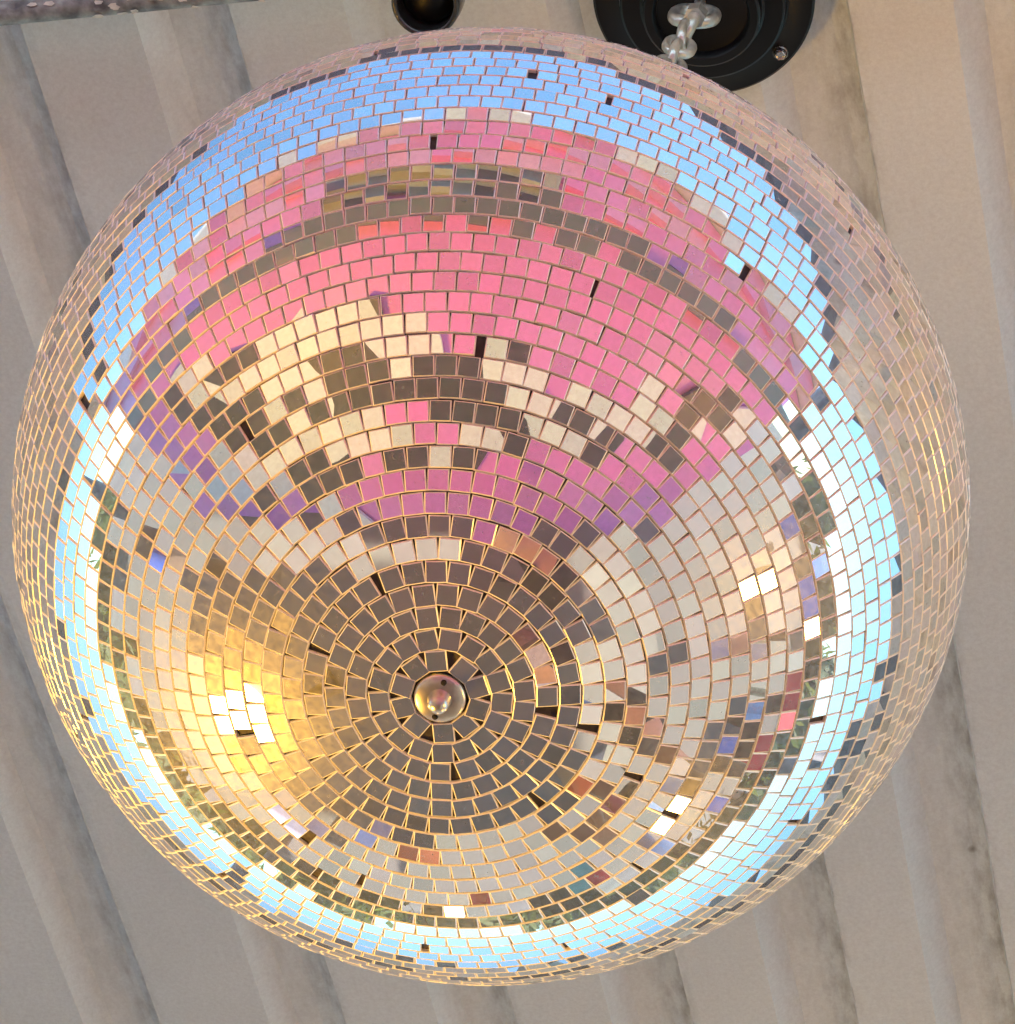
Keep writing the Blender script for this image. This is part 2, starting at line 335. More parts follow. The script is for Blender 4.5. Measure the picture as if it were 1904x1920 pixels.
Mi = mt.matrix_world.inverted()
tube(bm, [Mi @ (Vector(MP) - Vector((0, 0, .03))), Mi @ (EYE + Vector((0, 0, 0.02)))], 0.0055, 14)
from_bm('eye_stem', bm, M_ZINC, mt, True)
xa = Vector(acr).normalized()
def link_pts(c, ax_long, ax_wide, hl, hw, n=28):
    out = []
    for k in range(n):
        t = 2 * PI * k / n; ct, st = math.cos(t), math.sin(t)
        out.append(c + ax_long * (hl * math.copysign(abs(ct) ** 0.75, ct)) + ax_wide * (hw * math.copysign(abs(st) ** 0.9, st)))
    return out
bm = bmesh.new(); tube(bm, [Mi @ p for p in link_pts(EYE, Vector((0, 0, 1)), Vector((0.94, -0.34, 0)), 0.022, 0.019)], 0.0064, 14, closed=True)
from_bm('eye', bm, M_ZINC, mt, True)

# ------------------------------------------------------------------ the mirror ball
HP, _ = refl(825, 1310)
axd = nrm(HP - B)                                     # the ball's own axis, pointing down through the hub
ex = nrm(np.cross(axd, [0, 1, 0])); ey = np.cross(axd, ex)
ball = empty('mirror_ball', tuple(B)); tag(ball, 'large round mirror ball covered in small square mirror tiles', 'mirror ball')
TS = 0.01222; RP = 0.0423                              # tile side in metres, row pitch in radians
tiles = []                                             # (normal, tangent) in ball space plus position
th = 0.0505 + RP / 2; row = 0
while th < PI - 0.05:
    circ = 2 * PI * R * math.sin(th); n = max(5, int(circ / 0.01254))
    free = circ - n * 0.01254; even = 0.35
    ph = random.uniform(0, 2 * PI); step = (0.01254 + free * even / n) / (R * math.sin(th))
    nslit = 1 if free < 0.009 else 2
    slits = {random.randrange(n): free * (1 - even) / nslit / (R * math.sin(th)) for _ in range(nslit)}
    rowtilt = random.gauss(0, 0.0035); a = ph
    for k in range(n):
        aa = a + random.gauss(0, 0.00010) / (R * math.sin(th)); tt = th + random.gauss(0, 0.0005)
        nv = axd * math.cos(tt) + (ex * math.cos(aa) + ey * math.sin(aa)) * math.sin(tt)
        tv = -ex * math.sin(aa) + ey * math.cos(aa)
        bv = np.cross(nv, tv)
        pos = nv * (R + random.gauss(0, 0.00012))
        sg = 0.0075 if random.random() > 0.06 else 0.035
        n2 = nrm(nv + tv * random.gauss(0, sg) + bv * (random.gauss(0, sg) + rowtilt))
        sp = random.gauss(0, 0.014)
        t2 = nrm(tv + bv * sp - n2 * ((tv + bv * sp) @ n2))
        tiles.append((pos, n2, t2, random.uniform(0.982, 1.004)))
        a += step + slits.get(k, 0)
    th += RP; row += 1
# tile: bevelled glass plate, front is silvered, rim is ground glass
h, bv_, dp = TS / 2, 0.00066, 0.0024
TV = np.array([(sx * (h - bv_), sy * (h - bv_), 0) for sx, sy in ((-1, -1), (1, -1), (1, 1), (-1, 1))] +
              [(sx * h, sy * h, -bv_ * 0.8) for sx, sy in ((-1, -1), (1, -1), (1, 1), (-1, 1))] +
              [(sx * h, sy * h, -dp) for sx, sy in ((-1, -1), (1, -1), (1, 1), (-1, 1))])
TF = [(0, 1, 2, 3)] + [(4 + k, 4 + (k + 1) % 4, (k + 1) % 4, k) for k in range(4)] + [(8 + k, 8 + (k + 1) % 4, 4 + (k + 1) % 4, 4 + k) for k in range(4)]
tcam = nrm(CAM - B)
order = sorted(range(len(tiles)), key=lambda i: -(tiles[i][0] @ tcam))
near = set(order[:300])
tme = bpy.data.meshes.new('mirror_tile'); tme.from_pydata(TV.tolist(), [], TF)
tme.materials.append(M_MIRROR); tme.materials.append(M_EDGE)
for i, p in enumerate(tme.polygons): p.material_index = 0 if i == 0 else 1
V = []; Fc = []
for i in order:
    pos, n2, t2, sc = tiles[i]; b2 = np.cross(n2, t2)
    if i in near:
        o = bpy.data.objects.new('mirror_tile', tme); COL.objects.link(o); o.parent = ball
        o.matrix_local = frame(t2 * sc, b2 * sc, n2, pos)
    else:
        Q = TV.copy(); Q[:, :2] *= sc
        base = len(V); V.extend((pos + Q @ np.stack([t2, b2, n2])).tolist())
        Fc.extend([tuple(base + q for q in f) for f in TF])
me = bpy.data.meshes.new('outer_mirror_tiles'); me.from_pydata(V, [], Fc); me.materials.append(M_MIRROR); me.materials.append(M_EDGE)
mi = np.ones(len(Fc), dtype=np.int32); mi[::9] = 0; me.polygons.foreach_set('material_index', mi)
o = bpy.data.objects.new('outer_mirror_tiles', me); COL.objects.link(o); o.parent = ball; o['kind'] = 'stuff'
bm = bmesh.new(); bmesh.ops.create_uvsphere(bm, u_segments=128, v_segments=64, radius=R - 0.0021)
from_bm('core', bm, M_CORE, ball, True)
# hub cap at the bottom
HB = frame(ex, ey, axd, axd * (R - 0.0005))
hub = bpy.data.objects.new('hub_cap', None)
bm = bmesh.new(); lathe(bm, [(0.0, 0.0030), (0.006, 0.0029), (0.0128, 0.0020), (0.0142, 0.0010), (0.0146, -0.0012)], 40)
hub = from_bm('hub_cap', bm, M_HUB, ball, True); hub.matrix_local = HB
bm = bmesh.new(); lathe(bm, [(0.0, 0.0135), (0.0034, 0.0126), (0.0056, 0.0100), (0.0060, 0.0050), (0.0068, 0.0025)], 28); from_bm('hub_nut', bm, M_HUB, hub, True)
hx_, hy_ = [], []
def hubdir(px, py):
    P, _ = refl(px, py); v = P - HP; w = nrm(np.array([v @ ex, v @ ey])); return w
for px, py in ((833, 1278), (811, 1363)):
    w = hubdir(px, py); bm = bmesh.new(); lathe(bm, [(0.0, 0.00305), (0.0016, 0.0030), (0.0018, 0.0019)], 16)
    oo = from_bm('screw_hole', bm, M_HOLE, hub, True); oo.location = (w[0] * 0.0107, w[1] * 0.0107, -0.0002)
# top fitting and chain
TOP = Vector(B - axd * (R + 0.004))
bm = bmesh.new(); lathe(bm, [(0, 0.004), (0.02, 0.003), (0.024, -0.004)], 32, frame(ex, ey, -axd, -axd * R)); cap = from_bm('top_cap', bm, M_ZINC, ball, True)
bm = bmesh.new(); tube(bm, link_pts(Vector(-axd * (R + 0.018)), Vector(-axd), Vector(ex), 0.017, 0.014), 0.004, 12, closed=True); from_bm('top_eye', bm, M_ZINC, ball, True)
c0 = EYE; c1 = Vector(B - axd * (R + 0.024)); vd = (c1 - c0); Lc = vd.length; vd.normalize()
chain = empty('chain', tuple(c0)); tag(chain, 'zinc chain hanging between the black mount and the mirror ball', 'chain')
sa = vd.cross(Vector((0.34, 0.94, 0))).normalized(); sb = vd.cross(sa)
# quick link at the top, then ordinary links
t = 0.0; k = 0
def put_link(ctr, hl, hw, r, w):
    bm = bmesh.new(); tube(bm, [p - c0 for p in link_pts(ctr, vd, w, hl, hw)], r, 12, closed=True); return from_bm('chain_link', bm, M_ZINC, chain, True)
put_link(c0 + vd * 0.034, 0.026, 0.0135, 0.0062, (sb * 0.9 + sa * 0.45).normalized())
bm = bmesh.new(); q = c0 + vd * 0.036 + (sb * 0.9 + sa * 0.45).normalized() * 0.0125
tube(bm, [q - c0 - vd * 0.010, q - c0 + vd * 0.010], 0.0105, 6); from_bm('link_nut', bm, M_ZINC, chain)
t = 0.034 + 0.0365; k = 0; nl = int((Lc - t) / 0.0305); st = (Lc - t) / nl
for k in range(nl):
    w = (sa if k % 2 else sb); w = (w + (sb if k % 2 else sa) * random.uniform(-.25, .25)).normalized()
    put_link(c0 + vd * (t + st * k), 0.020, 0.0115, 0.0046, w)

# ------------------------------------------------------------------ pink booth behind the photographer
WZ = math.radians(-157); nw = np.array([math.sin(WZ), math.cos(WZ), 0]); tw = np.array([-nw[1], nw[0], 0]); DW = 1.18
WF = frame(tw, nw, np.array([0, 0, 1.0]), np.array([B[0], B[1], 0]) + nw * DW)   # local x along the wall, y into the booth, z up
booth = empty('pink_booth'); booth.matrix_world = WF
tag(booth, 'pink painted booth with cream and charcoal lettering reflected in the ball', 'booth')
SL, SR = -5.2, 3.3
def wbox(name, x0, x1, y0, y1, z0, z1, m, bev=0.004, parent=booth):
    bm = bmesh.new(); box(bm, ((x0 + x1) / 2, (y0 + y1) / 2, (z0 + z1) / 2), (x1 - x0, y1 - y0, z1 - z0), None, bev); return from_bm(name, bm, m, parent)
wbox('lower_wall', SL, SR, 0.0, 2.3, 0.0, 3.40, M_PINK)
wbox('upper_wall', SL + .01, SR - .01, 0.03, 2.27, 3.4, 4.03, M_PINK2)
nb = 7
for k in range(nb):
    z0 = 3.53 + k * 0.0715
    bm = bmesh.new(); xs = (SL + .005, SR - .005)
    vv = [bm.verts.new(p) for x in xs for p in ((x, 0.030, z0), (x, -0.004, z0), (x, 0.012, z0 + 0.074), (x, 0.030, z0 + 0.074))]
    for f in ((0, 1, 2, 3), (7, 6, 5, 4), (0, 4, 5, 1), (1, 5, 6, 2), (2, 6, 7, 3), (3, 7, 4, 0)): bm.faces.new([vv[q] for q in f])
    from_bm('siding_board', bm, M_LILAC if k in (3, 5) else M_PINK2, booth)
wbox('coping', SL - .03, SR + .03, -0.04, 2.34, 4.035, 4.095, M_CREAM)
wbox('rail', SL - .01, SR + .01, -0.035, 0.03, 3.37, 3.525, M_GREY)
lv = wbox('louvre_frame', -0.62, 0.26, -0.012, 0.02, 3.535, 3.70, M_SLAT)
for k in range(6):
    bm = bmesh.new(); box(bm, (0, 0, 0), (0.84, 0.03, 0.006), Matrix.Translation((-0.18, -0.018, 3.55 + k * 0.025)) @ Matrix.Rotation(0.6, 4, 'X')); from_bm('slat', bm, M_GREY if k % 2 else M_SLAT, lv)

# painted lettering: its outline is read from the tiles that show it
CREAM = [(338,720),(364,701),(376,730),(416,742),(443,727),(479,699),(519,678),(556,659),(595,638),(511,646),(548,622),(590,596),(632,591),(632,630),(666,620),(521,720),(561,704),(524,767),(598,730),(611,762),(566,796),(584,830),(548,846),(513,867),(422,848),(464,851),(432,888),(482,896),(524,911),(453,922),(403,922),(626,814),(663,796),(626,851),(666,838),(611,959),(671,966),(674,580),(719,612),(763,607),(671,620),(719,651),(761,649),(761,688),(805,643),(895,649),(939,657),(934,693),(976,706),(1015,722),(1085,745),(994,754),(1029,769),(1015,811),(1105,811),(706,785),(669,835),(713,825),(755,811),(889,811),(918,827),(834,853),(881,850),(1114,754),(1164,791),(1206,770),(1100,795),(1196,823),(1295,804),(1380,800),(345,905),(1240,785)]
DARK = [(600,683),(640,672),(674,662),(640,720),(680,715),(561,746),(492,741),(458,764),(424,788),(348,759),(387,770),(359,801),(395,811),(456,819),(490,793),(495,835),(529,811),(556,893),(590,867),(587,919),(621,903),(663,880),(492,940),(437,680),(406,706),(477,668),(713,572),(679,700),(719,696),(685,743),(724,727),(766,727),(808,683),(850,688),(895,693),(813,727),(858,733),(903,741),(945,748),(842,772),(884,775),(929,790),(973,798),(945,815),(971,840),(981,667),(1068,790),(1052,835),(1131,835),(661,882),(700,867),(742,864),(787,859),(876,871),(1301,749),(1277,778),(1327,775),(1366,767),(1251,799),(1356,804),(1277,833),(1230,849),(1138,830),(1261,865),(345,875),(640,770),(597,790)]
PINK = [(750,777),(795,772),(797,811),(845,811),(740,748),(690,895),(720,890),(770,885),(820,880),(860,890),(900,900),(930,880),(700,930),(760,935),(820,930),(870,930),(520,600),(590,560),(670,545),(755,565),(830,600),(862,640),(900,605),(960,620),(1010,660),(1040,700),(1075,715),(1060,660),(1120,715),(1180,735),(1240,740),(1280,715),(1340,725),(1400,760),(1335,838),(330,650),(300,700),(300,780),(330,840),(310,880),(280,820),(380,655),(430,635),(470,615),(395,835),(385,860),(420,957),(455,975),(530,965),(565,940),(640,940),(1101,860),(1140,878),(1172,860),(1259,890),(1117,935),(1000,870),(1030,890),(990,905),(1040,915),(870,650),(320,930),(250,760),(250,860),(1440,720),(1310,860)]
pts = np.array(CREAM + DARK + PINK, float); lab = np.array([0] * len(CREAM) + [1] * len(DARK) + [2] * len(PINK))
gx = np.arange(236, 1420, 7.0); gy = np.arange(540, 1000, 7.0)
GX, GY = np.meshgrid(gx, gy)
d2 = (GX[..., None] - pts[:, 0]) ** 2 + (GY[..., None] - pts[:, 1]) ** 2
W = np.exp(-d2 / (2 * 15.0 ** 2)) + 1e-9
fld = np.stack([W[..., lab == c].sum(-1) for c in range(3)], -1); fld[..., 2] += 0.03
P3 = np.full(GX.shape + (2,), np.nan)
for j in range(len(gy)):
    for i in range(len(gx)):
        if (gx[i] - 921) ** 2 + (gy[j] - 949) ** 2 > 800 ** 2: continue
        P, d = refl(gx[i], gy[j]); q = d @ nw
        if q < 0.02: continue
        Q = P + d * ((DW - (P - B) @ nw) / q); s = (Q - B) @ tw
        if SL + .05 < s < SR - .05 and 0.04 < Q[2] < 3.34: P3[j, i] = (s, Q[2])
def contour(c, name, m, off):
    others = [q for q in range(3) if q != c]
    f = fld[..., c] - fld[..., others].max(-1); f = f / fld.sum(-1)
    vid = {}; V = []; Fa = []
    def vert(key, p):
        if key not in vid: vid[key] = len(V); V.append((p[0], off, p[1]))
        return vid[key]
    for j in range(len(gy) - 1):
        for i in range(len(gx) - 1):
            cs = [(j, i), (j, i + 1), (j + 1, i + 1), (j + 1, i)]
            if any(np.isnan(P3[q][0]) for q in cs): continue
            if max(f[q] for q in cs) <= 0: continue
            poly = []
            for a_, b_ in zip(cs, cs[1:] + cs[:1]):
                if f[a_] > 0: poly.append(vert(a_, P3[a_]))
                if (f[a_] > 0) != (f[b_] > 0):
                    t_ = f[a_] / (f[a_] - f[b_]); poly.append(vert(tuple(sorted((a_, b_))), P3[a_] * (1 - t_) + P3[b_] * t_))
            if len(poly) >= 3: Fa.append(poly)
    par = list(range(len(V)))
    def find(x):
        while par[x] != x: par[x] = par[par[x]]; x = par[x]
        return x
    for p in Fa:
        for q in p[1:]: par[find(q)] = find(p[0])
    comp = {}
    for p in Fa: comp.setdefault(find(p[0]), []).append(p)
    for fs in comp.values():
        if len(fs) < 5: continue
        ids = sorted({q for p in fs for q in p}); mp_ = {q: n_ for n_, q in enumerate(ids)}
        me = bpy.data.meshes.new(name); me.from_pydata([V[q] for q in ids], [], [[mp_[q] for q in p] for p in fs])
        o = link(name, me, booth, [m]); md = o.modifiers.new('thickness', 'SOLIDIFY'); md.thickness = 0.004; md.offset = 0
contour(0, 'cream_letter', M_CREAM, -0.005)
contour(1, 'charcoal_letter', M_DARK, -0.0052)

# ------------------------------------------------------------------ lamps on stands (lit)
TP = np.array([t_[0] for t_ in tiles]); TN = np.array([t_[1] for t_ in tiles])
def tile_ray(px, py):
    """mirror ray of the very tile seen at that photo pixel"""
    P, _ = refl(px, py); i = int(np.argmin(((TP - (P - B)) ** 2).sum(1))); P = B + TP[i]; d = nrm(P - CAM)
    return P, d - 2 * (d @ TN[i]) * TN[i]
def at_mirror(px, py, dist):
    P, d = tile_ray(px, py); return P + d * dist
def lamp_stand(px, py, dist, size, m, label):
    q = at_mirror(px, py, dist); o = empty('lamp_stand', (q[0], q[1], 0)); tag(o, label, 'lamp', 'lit lamps on stands around the ball')
    H = q[2]
    bm = bmesh.new(); lathe(bm, [(0, 0.0), (0.22, 0.0), (0.22, 0.02), (0.2, 0.03), (0.03, 0.05), (0, 0.05)], 32); from_bm('base', bm, M_POST, o, True)
    bm = bmesh.new(); tube(bm, [(0, 0, 0.04), (0, 0, H - size * 0.62)], 0.022, 14); from_bm('pole', bm, M_POST, o, True)
    dv = Vector(B - q).normalized(); qt = dv.to_track_quat('Z', 'Y').to_matrix().to_4x4(); Mh = Matrix.Translation((0, 0, H)) @ qt
    bm = bmesh.new(); lathe(bm, [(0, -size * .45), (size * .3, -size * .42), (size * .5, -size * .1), (size * .54, size * .04), (size * .5, size * .04), (size * .48, -size * .02)], 32, Mh); hd = from_bm('housing', bm, M_POST, o, True)
    bm = bmesh.new(); box(bm, (0, 0, 0), (size * 1.12, 0.004, size * 1.5), Mh @ Matrix.Translation((0, size * .5, size * .76)) @ Matrix.Rotation(math.radians(15), 4, 'X')); from_bm('added_light_flap', bm, M_POST, hd)  # added flap that keeps the lamp's upward light off the roof
    bm = bmesh.new(); lathe(bm, [(size * .485, -size * .01), (size * .3, size * .06), (0, size * .09)], 32, Mh); from_bm('lens', bm, m, hd, True)
    bm = bmesh.new(); tube(bm, [(0, 0, H - size * 0.62), tuple(Mh @ Vector((0, -size * .5, -size * .2)))], 0.018, 10); from_bm('bracket', bm, M_POST, o, True)
lamp_stand(443, 1352, 2.5, 0.60, M_LAMP, 'large warm floodlight on a stand at the ball\'s lower left')
lamp_stand(1450, 1100, 3.2, 0.40, M_LAMP2, 'warm lamp on a stand right of the ball, lower of two')
lamp_stand(1525, 1187, 7.0, 0.30, M_BULB, 'warm lamp on a tall stand at the far right')
lamp_stand(855, 1699, 9.0, 0.40, M_BULB, 'warm lamp on a stand straight ahead by the trees')
lamp_stand(1236, 1545, 3.8, 0.34, M_LAMP2, 'warm lamp on a stand at the lower right')

# ------------------------------------------------------------------ people around the ball
M_SKIN = mat('skin', (0.62, 0.36, 0.25), 0.55, var=0.1, scale=12)
M_HAIR = mat('dark_hair', (0.02, 0.015, 0.012), 0.5, var=0.3, scale=60)
M_SHOE = mat('shoe', (0.03, 0.03, 0.03), 0.6, var=0.2, scale=40)
def cloth(name, c): return mat(name, c, 0.8, var=0.18, scale=14, bump=0.2)
def person(label, loc, rz, top, trousers, h=1.72, reach=None):
    """one continuous skinned body; hair is a child. reach: world point the right hand holds"""
    k = h / 1.72
    o = empty('person', (loc[0], loc[1], 0), rz); tag(o, label, 'person', 'people around the mirror ball')
    v = []; e = []; rad = []; part = []
    def add(p, r, m, to=None):
        v.append(Vector(p) * k); rad.append(r * k); part.append(m)
        if to is not None: e.append((to, len(v) - 1))
        return len(v) - 1
    pel = add((0, 0, .96), .145, 2); wa = add((0, .005, 1.12), .125, 1, pel); ch = add((0, .01, 1.32), .15, 1, wa); nk = add((0, 0, 1.47), .06, 0, ch)
    hd = add((0, .015, 1.56), .083, 0, nk); hm = add((0, .02, 1.62), .092, 0, hd); add((0, .005, 1.69), .068, 0, hm); add((0, .108, 1.585), .018, 0, hd)
    for s in (-1, 1):
        sh = add((s * .175, 0, 1.40), .072, 1, ch)
        if s == 1 and reach is not None:
            Rm = Matrix.Rotation(-rz, 4, 'Z'); tgt = Rm @ (Vector(reach) - Vector((loc[0], loc[1], 0))); tgt /= k
            S0 = Vector((s * .175, 0, 1.40)); mid = (S0 + tgt) / 2 + Vector((.0, .0, -.12))
            el = add(mid, .045, 1, sh); wr = add(tgt * .96 + mid * .04, .030, 0, el); dirn = (tgt - mid).normalized(); sd_ = dirn.cross(Vector((0, 0, 1))).normalized(); up_ = sd_.cross(dirn)
        else:
            el = add((s * .235, -.02, 1.13), .047, 1, sh); wr = add((s * .255, .05, .90), .031, 0, el); dirn = Vector((0.02 * s, .12, -1)).normalized(); sd_ = Vector((0, 1, 0)); up_ = Vector((-s, 0, 0))
        w0 = v[wr] / k; pm = add(w0 + dirn * .055, .030, 0, wr)
        for q, (off, ln) in enumerate(((-.030, .062), (-.010, .075), (.010, .072), (.029, .055))):
            b1 = add(w0 + dirn * .10 + sd_ * off, .0105, 0, pm); b2 = add(w0 + dirn * (.10 + ln * .5) + sd_ * off + up_ * .010, .0092, 0, b1); add(w0 + dirn * (.10 + ln * .9) + sd_ * off + up_ * .03, .008, 0, b2)
        t1 = add(w0 + dirn * .045 + sd_ * .045, .012, 0, pm); add(w0 + dirn * .085 + sd_ * .062 + up_ * .015, .009, 0, t1)
        hp = add((s * .09, 0, .88), .105, 2, pel); kn = add((s * .105, .015, .50), .066, 2, hp); ak = add((s * .11, -.02, .10), .046, 2, kn); he = add((s * .112, -.02, .045), .045, 3, ak); add((s * .125, .15, .032), .034, 3, he)
    me = bpy.data.meshes.new('body'); me.from_pydata(v, e, []); ob = bpy.data.objects.new('body', me); COL.objects.link(ob)
    sk = ob.modifiers.new('skin', 'SKIN'); sk.use_smooth_shade = True
    for i, d in enumerate(me.skin_vertices[0].data):
        rx = rad[i]; d.radius = (rx, rx * (0.74 if part[i] in (1, 2) and i < 3 else 1.0)); d.use_root = (i == 0)
    ob.modifiers.new('sub', 'SUBSURF').levels = 1
    dg = bpy.context.evaluated_depsgraph_get(); em = bpy.data.meshes.new_from_object(ob.evaluated_get(dg))
    bpy.data.objects.remove(ob); bo = link('body', em, o, [M_SKIN, top, trousers, M_SHOE])
    va = np.array([list(p) for p in v]); ea = np.array(e); a_, b_ = va[ea[:, 0]], va[ea[:, 1]]
    for p in em.polygons:
        c = np.array(p.center); t_ = np.clip((((c - a_) * (b_ - a_)).sum(1)) / ((b_ - a_) ** 2).sum(1), 0, 1)
        j = int(np.argmin(((a_ + (b_ - a_) * t_[:, None] - c) ** 2).sum(1))); p.material_index = part[ea[j, 1]] if t_[j] > .35 else part[ea[j, 0]]
        p.use_smooth = True
    bm = bmesh.new(); bmesh.ops.create_icosphere(bm, subdivisions=3, radius=1)
    for q in list(bm.verts):
        if q.co.y > 0.35 and q.co.z < 0.45 or q.co.z < -0.75: bm.verts.remove(q)
    for q in bm.verts: q.co = Vector((q.co.x * .104, q.co.y * .118 + .004, q.co.z * .125 + 1.625)) * k
    from_bm('hair', bm, M_HAIR, o, True)
    for s in (-1, 1):
        bm = bmesh.new(); bmesh.ops.create_icosphere(bm, subdivisions=2, radius=.012 * k); bmesh.ops.translate(bm, verts=bm.verts, vec=Vector((s * .032, .099, 1.615)) * k); from_bm('eye', bm, M_HAIR, o, True)
    return o
C_BLK = cloth('black_cloth', (.018, .018, .02)); C_DEN = cloth('denim', (.09, .14, .26)); C_LAV = cloth('lavender_cloth', (.62, .60, .78)); C_RED = cloth('red_cloth', (.62, .035, .05))
C_BLU = cloth('blue_cloth', (.08, .20, .66)); C_ORG = cloth('orange_cloth', (.80, .22, .09)); C_BRN = cloth('brown_cloth', (.22, .11, .08)); C_LBL = cloth('light_blue_cloth', (.28, .50, .80)); C_TAN = cloth('tan_cloth', (.40, .30, .2)); C_TEAL = cloth('teal_cloth', (.10, .36, .36)); C_ROSE = cloth('rose_cloth', (.62, .14, .20)); C_GRY = cloth('grey_cloth', (.16, .16, .17))
phone_at = CAM - fw * 0.012
person('person in black taking the photo with one arm stretched out to the phone', (0.66, -0.60), math.radians(70), C_BLK, C_BLK, 1.70, reach=tuple(CAM + np.array([0.10, 0.035, -0.10])))
person('person in a lavender top standing nearest the ball', (0.93, 0.10), math.radians(60), C_LAV, C_TAN, 1.62)
person('person in a black top and light blue jeans standing right of the ball', (2.15, 0.62), math.radians(95), C_BLK, C_LBL, 1.78)
ppl = [('redA', 1366, 1455, 1.1, C_RED, C_GRY, 'person in a red shirt across the lot at the lower right'),
       ('blu1', 1383, 1388, 1.0, C_BLU, C_DEN, 'person in a blue shirt and jeans at the far right'),
       ('blu2', 1428, 1324, 1.1, C_LBL, C_BLK, 'person in a pale blue shirt and black trousers at the far right'),
       ('blu3', 1329, 1522, 1.2, C_BLU, C_BLK, 'person in a bright blue shirt and black trousers by the lower right trees'),
       ('blu4', 1235, 1596, 1.2, C_LBL, C_DEN, 'person in a pale blue shirt and jeans before the trees'),
       ('or1', 1083, 1468, 1.15, C_ORG, C_TAN, 'person in an orange shirt near the ball at the lower right'),
       ('rd3', 1165, 1520, 1.15, C_ROSE, C_BRN, 'person in a rose red shirt behind the one in orange'),
       ('brn', 1228, 1428, 1.1, C_BRN, C_GRY, 'person in a brown shirt at the right of the ball'),
       ('teal', 1083, 1643, 1.2, C_TEAL, C_BLK, 'person in a teal shirt before the trees'),
       ('redC', 1112, 1658, 1.2, C_RED, C_BLK, 'person in a red shirt and black trousers before the trees'),
       ('red4', 905, 1697, 1.3, C_RED, C_DEN, 'person in a red shirt and jeans beside the lamp straight ahead'),
       ('blkb', 1460, 890, 1.0, C_BRN, C_BLK, 'person in a brown shirt and black trousers at the upper right'),
       ('pur', 1480, 968, 1.2, C_BLU, C_GRY, 'person in a blue shirt and grey trousers at the upper right'),
       ('lavp', 600, 1570, 1.1, C_LAV, C_GRY, 'person in a lavender shirt standing ahead at the lower left'),
       ('c1', 1255, 1455, 1.1, C_LBL, C_TAN, 'person in a pale blue shirt and tan trousers at the lower right'),
       ('c2', 1334, 1441, 1.1, C_LBL, C_GRY, 'person in a pale blue shirt and grey trousers at the lower right'),
       ('c3', 1290, 1467, 1.1, C_BLK, C_GRY, 'person in a black shirt and grey trousers at the lower right'),
       ('c4', 1381, 1489, 1.2, C_BLU, C_GRY, 'person in a blue shirt and grey trousers by the right hand trees'),
       ('c5', 1376, 1418, 1.1, C_BLK, C_DEN, 'person in a black shirt and jeans at the far right'),
       ('c6', 1423, 1357, 1.1, C_BLK, C_BLK, 'person all in black at the far right'),
       ('c7', 1355, 1230, 1.1, C_LAV, C_DEN, 'person in a lavender shirt and jeans at the right'),
       ('c8', 1430, 1205, 1.1, C_LAV, C_BLK, 'person in a lavender shirt and black trousers at the right'),
       ('c9', 990, 1690, 1.1, C_BLK, C_BRN, 'person in a black shirt and brown trousers ahead by the trees'),
       ('c10', 480, 1545, 1.1, C_ROSE, C_GRY, 'person in a rose shirt and grey trousers ahead on the left'),
       ('c11', 1040, 1560, 1.1, C_BRN, C_TAN, 'person in a brown shirt and tan trousers ahead on the right'),
       ('blul', 288, 1052, 1.2, C_BLU, C_TAN, 'person in a blue shirt alone at the left')]
for nm, px, py, z, a_, b_, lb in ppl:
    P, d = tile_ray(px, py)
    if d[2] > -0.05: P, d = refl(px, py)
    Q = P + d * ((z - P[2]) / d[2])
    person(lb, (Q[0], Q[1]), random.uniform(0, 6.28), a_, b_, random.uniform(1.6, 1.8))
# the phone in the photographer's hand (the picture is taken through it)
o = empty('phone'); o.matrix_world = frame(rt, up, -fw, CAM - fw * 0.014 - rt * -0.02 - up * 0.05); tag(o, 'dark phone held up toward the ball', 'phone')
bm = bmesh.new(); box(bm, (0, 0, 0), (0.075, 0.155, 0.008), None, 0.003); from_bm('phone_case', bm, M_BLACK, o)
bm = bmesh.new(); box(bm, (0, 0, 0.0044), (0.068, 0.146, 0.0006), None, 0); from_bm('screen', bm, M_HOLE, o)

# tables with pale cloths ahead of the ball
for (x, y, rz, lb, c) in ((0.85, 5.3, 0.2, 'long table with a pale lavender cloth straight ahead', C_LAV), (-0.9, 8.4, -0.1, 'long table with a pale lavender cloth farther ahead on the left', C_LAV)):
    o = empty('table', (x, y, 0), rz); tag(o, lb, 'table', 'tables ahead of the ball')
    bm = bmesh.new(); box(bm, (0, 0, 0.735), (1.8, 0.76, 0.025), None, 0.004); from_bm('tabletop', bm, M_CREAM, o)
    bm = bmesh.new(); box(bm, (0, 0, 0.62), (1.84, 0.80, 0.27), None, 0.012); from_bm('tablecloth', bm, c, o)
    for sx in (-1, 1):
        for sy in (-1, 1):
            bm = bmesh.new(); tube(bm, [(sx * .8, sy * .3, 0), (sx * .8, sy * .3, .7)], .014, 10); from_bm('leg', bm, M_GREY, o, True)
bm = bmesh.new(); box(bm, (0, 0, .13), (.5, .36, .26), None, .01); o = from_bm('crate', bm, C_ORG); o.location = (1.15, 5.35, .757); tag(o, 'orange red crate standing on the nearer lavender table', 'crate')

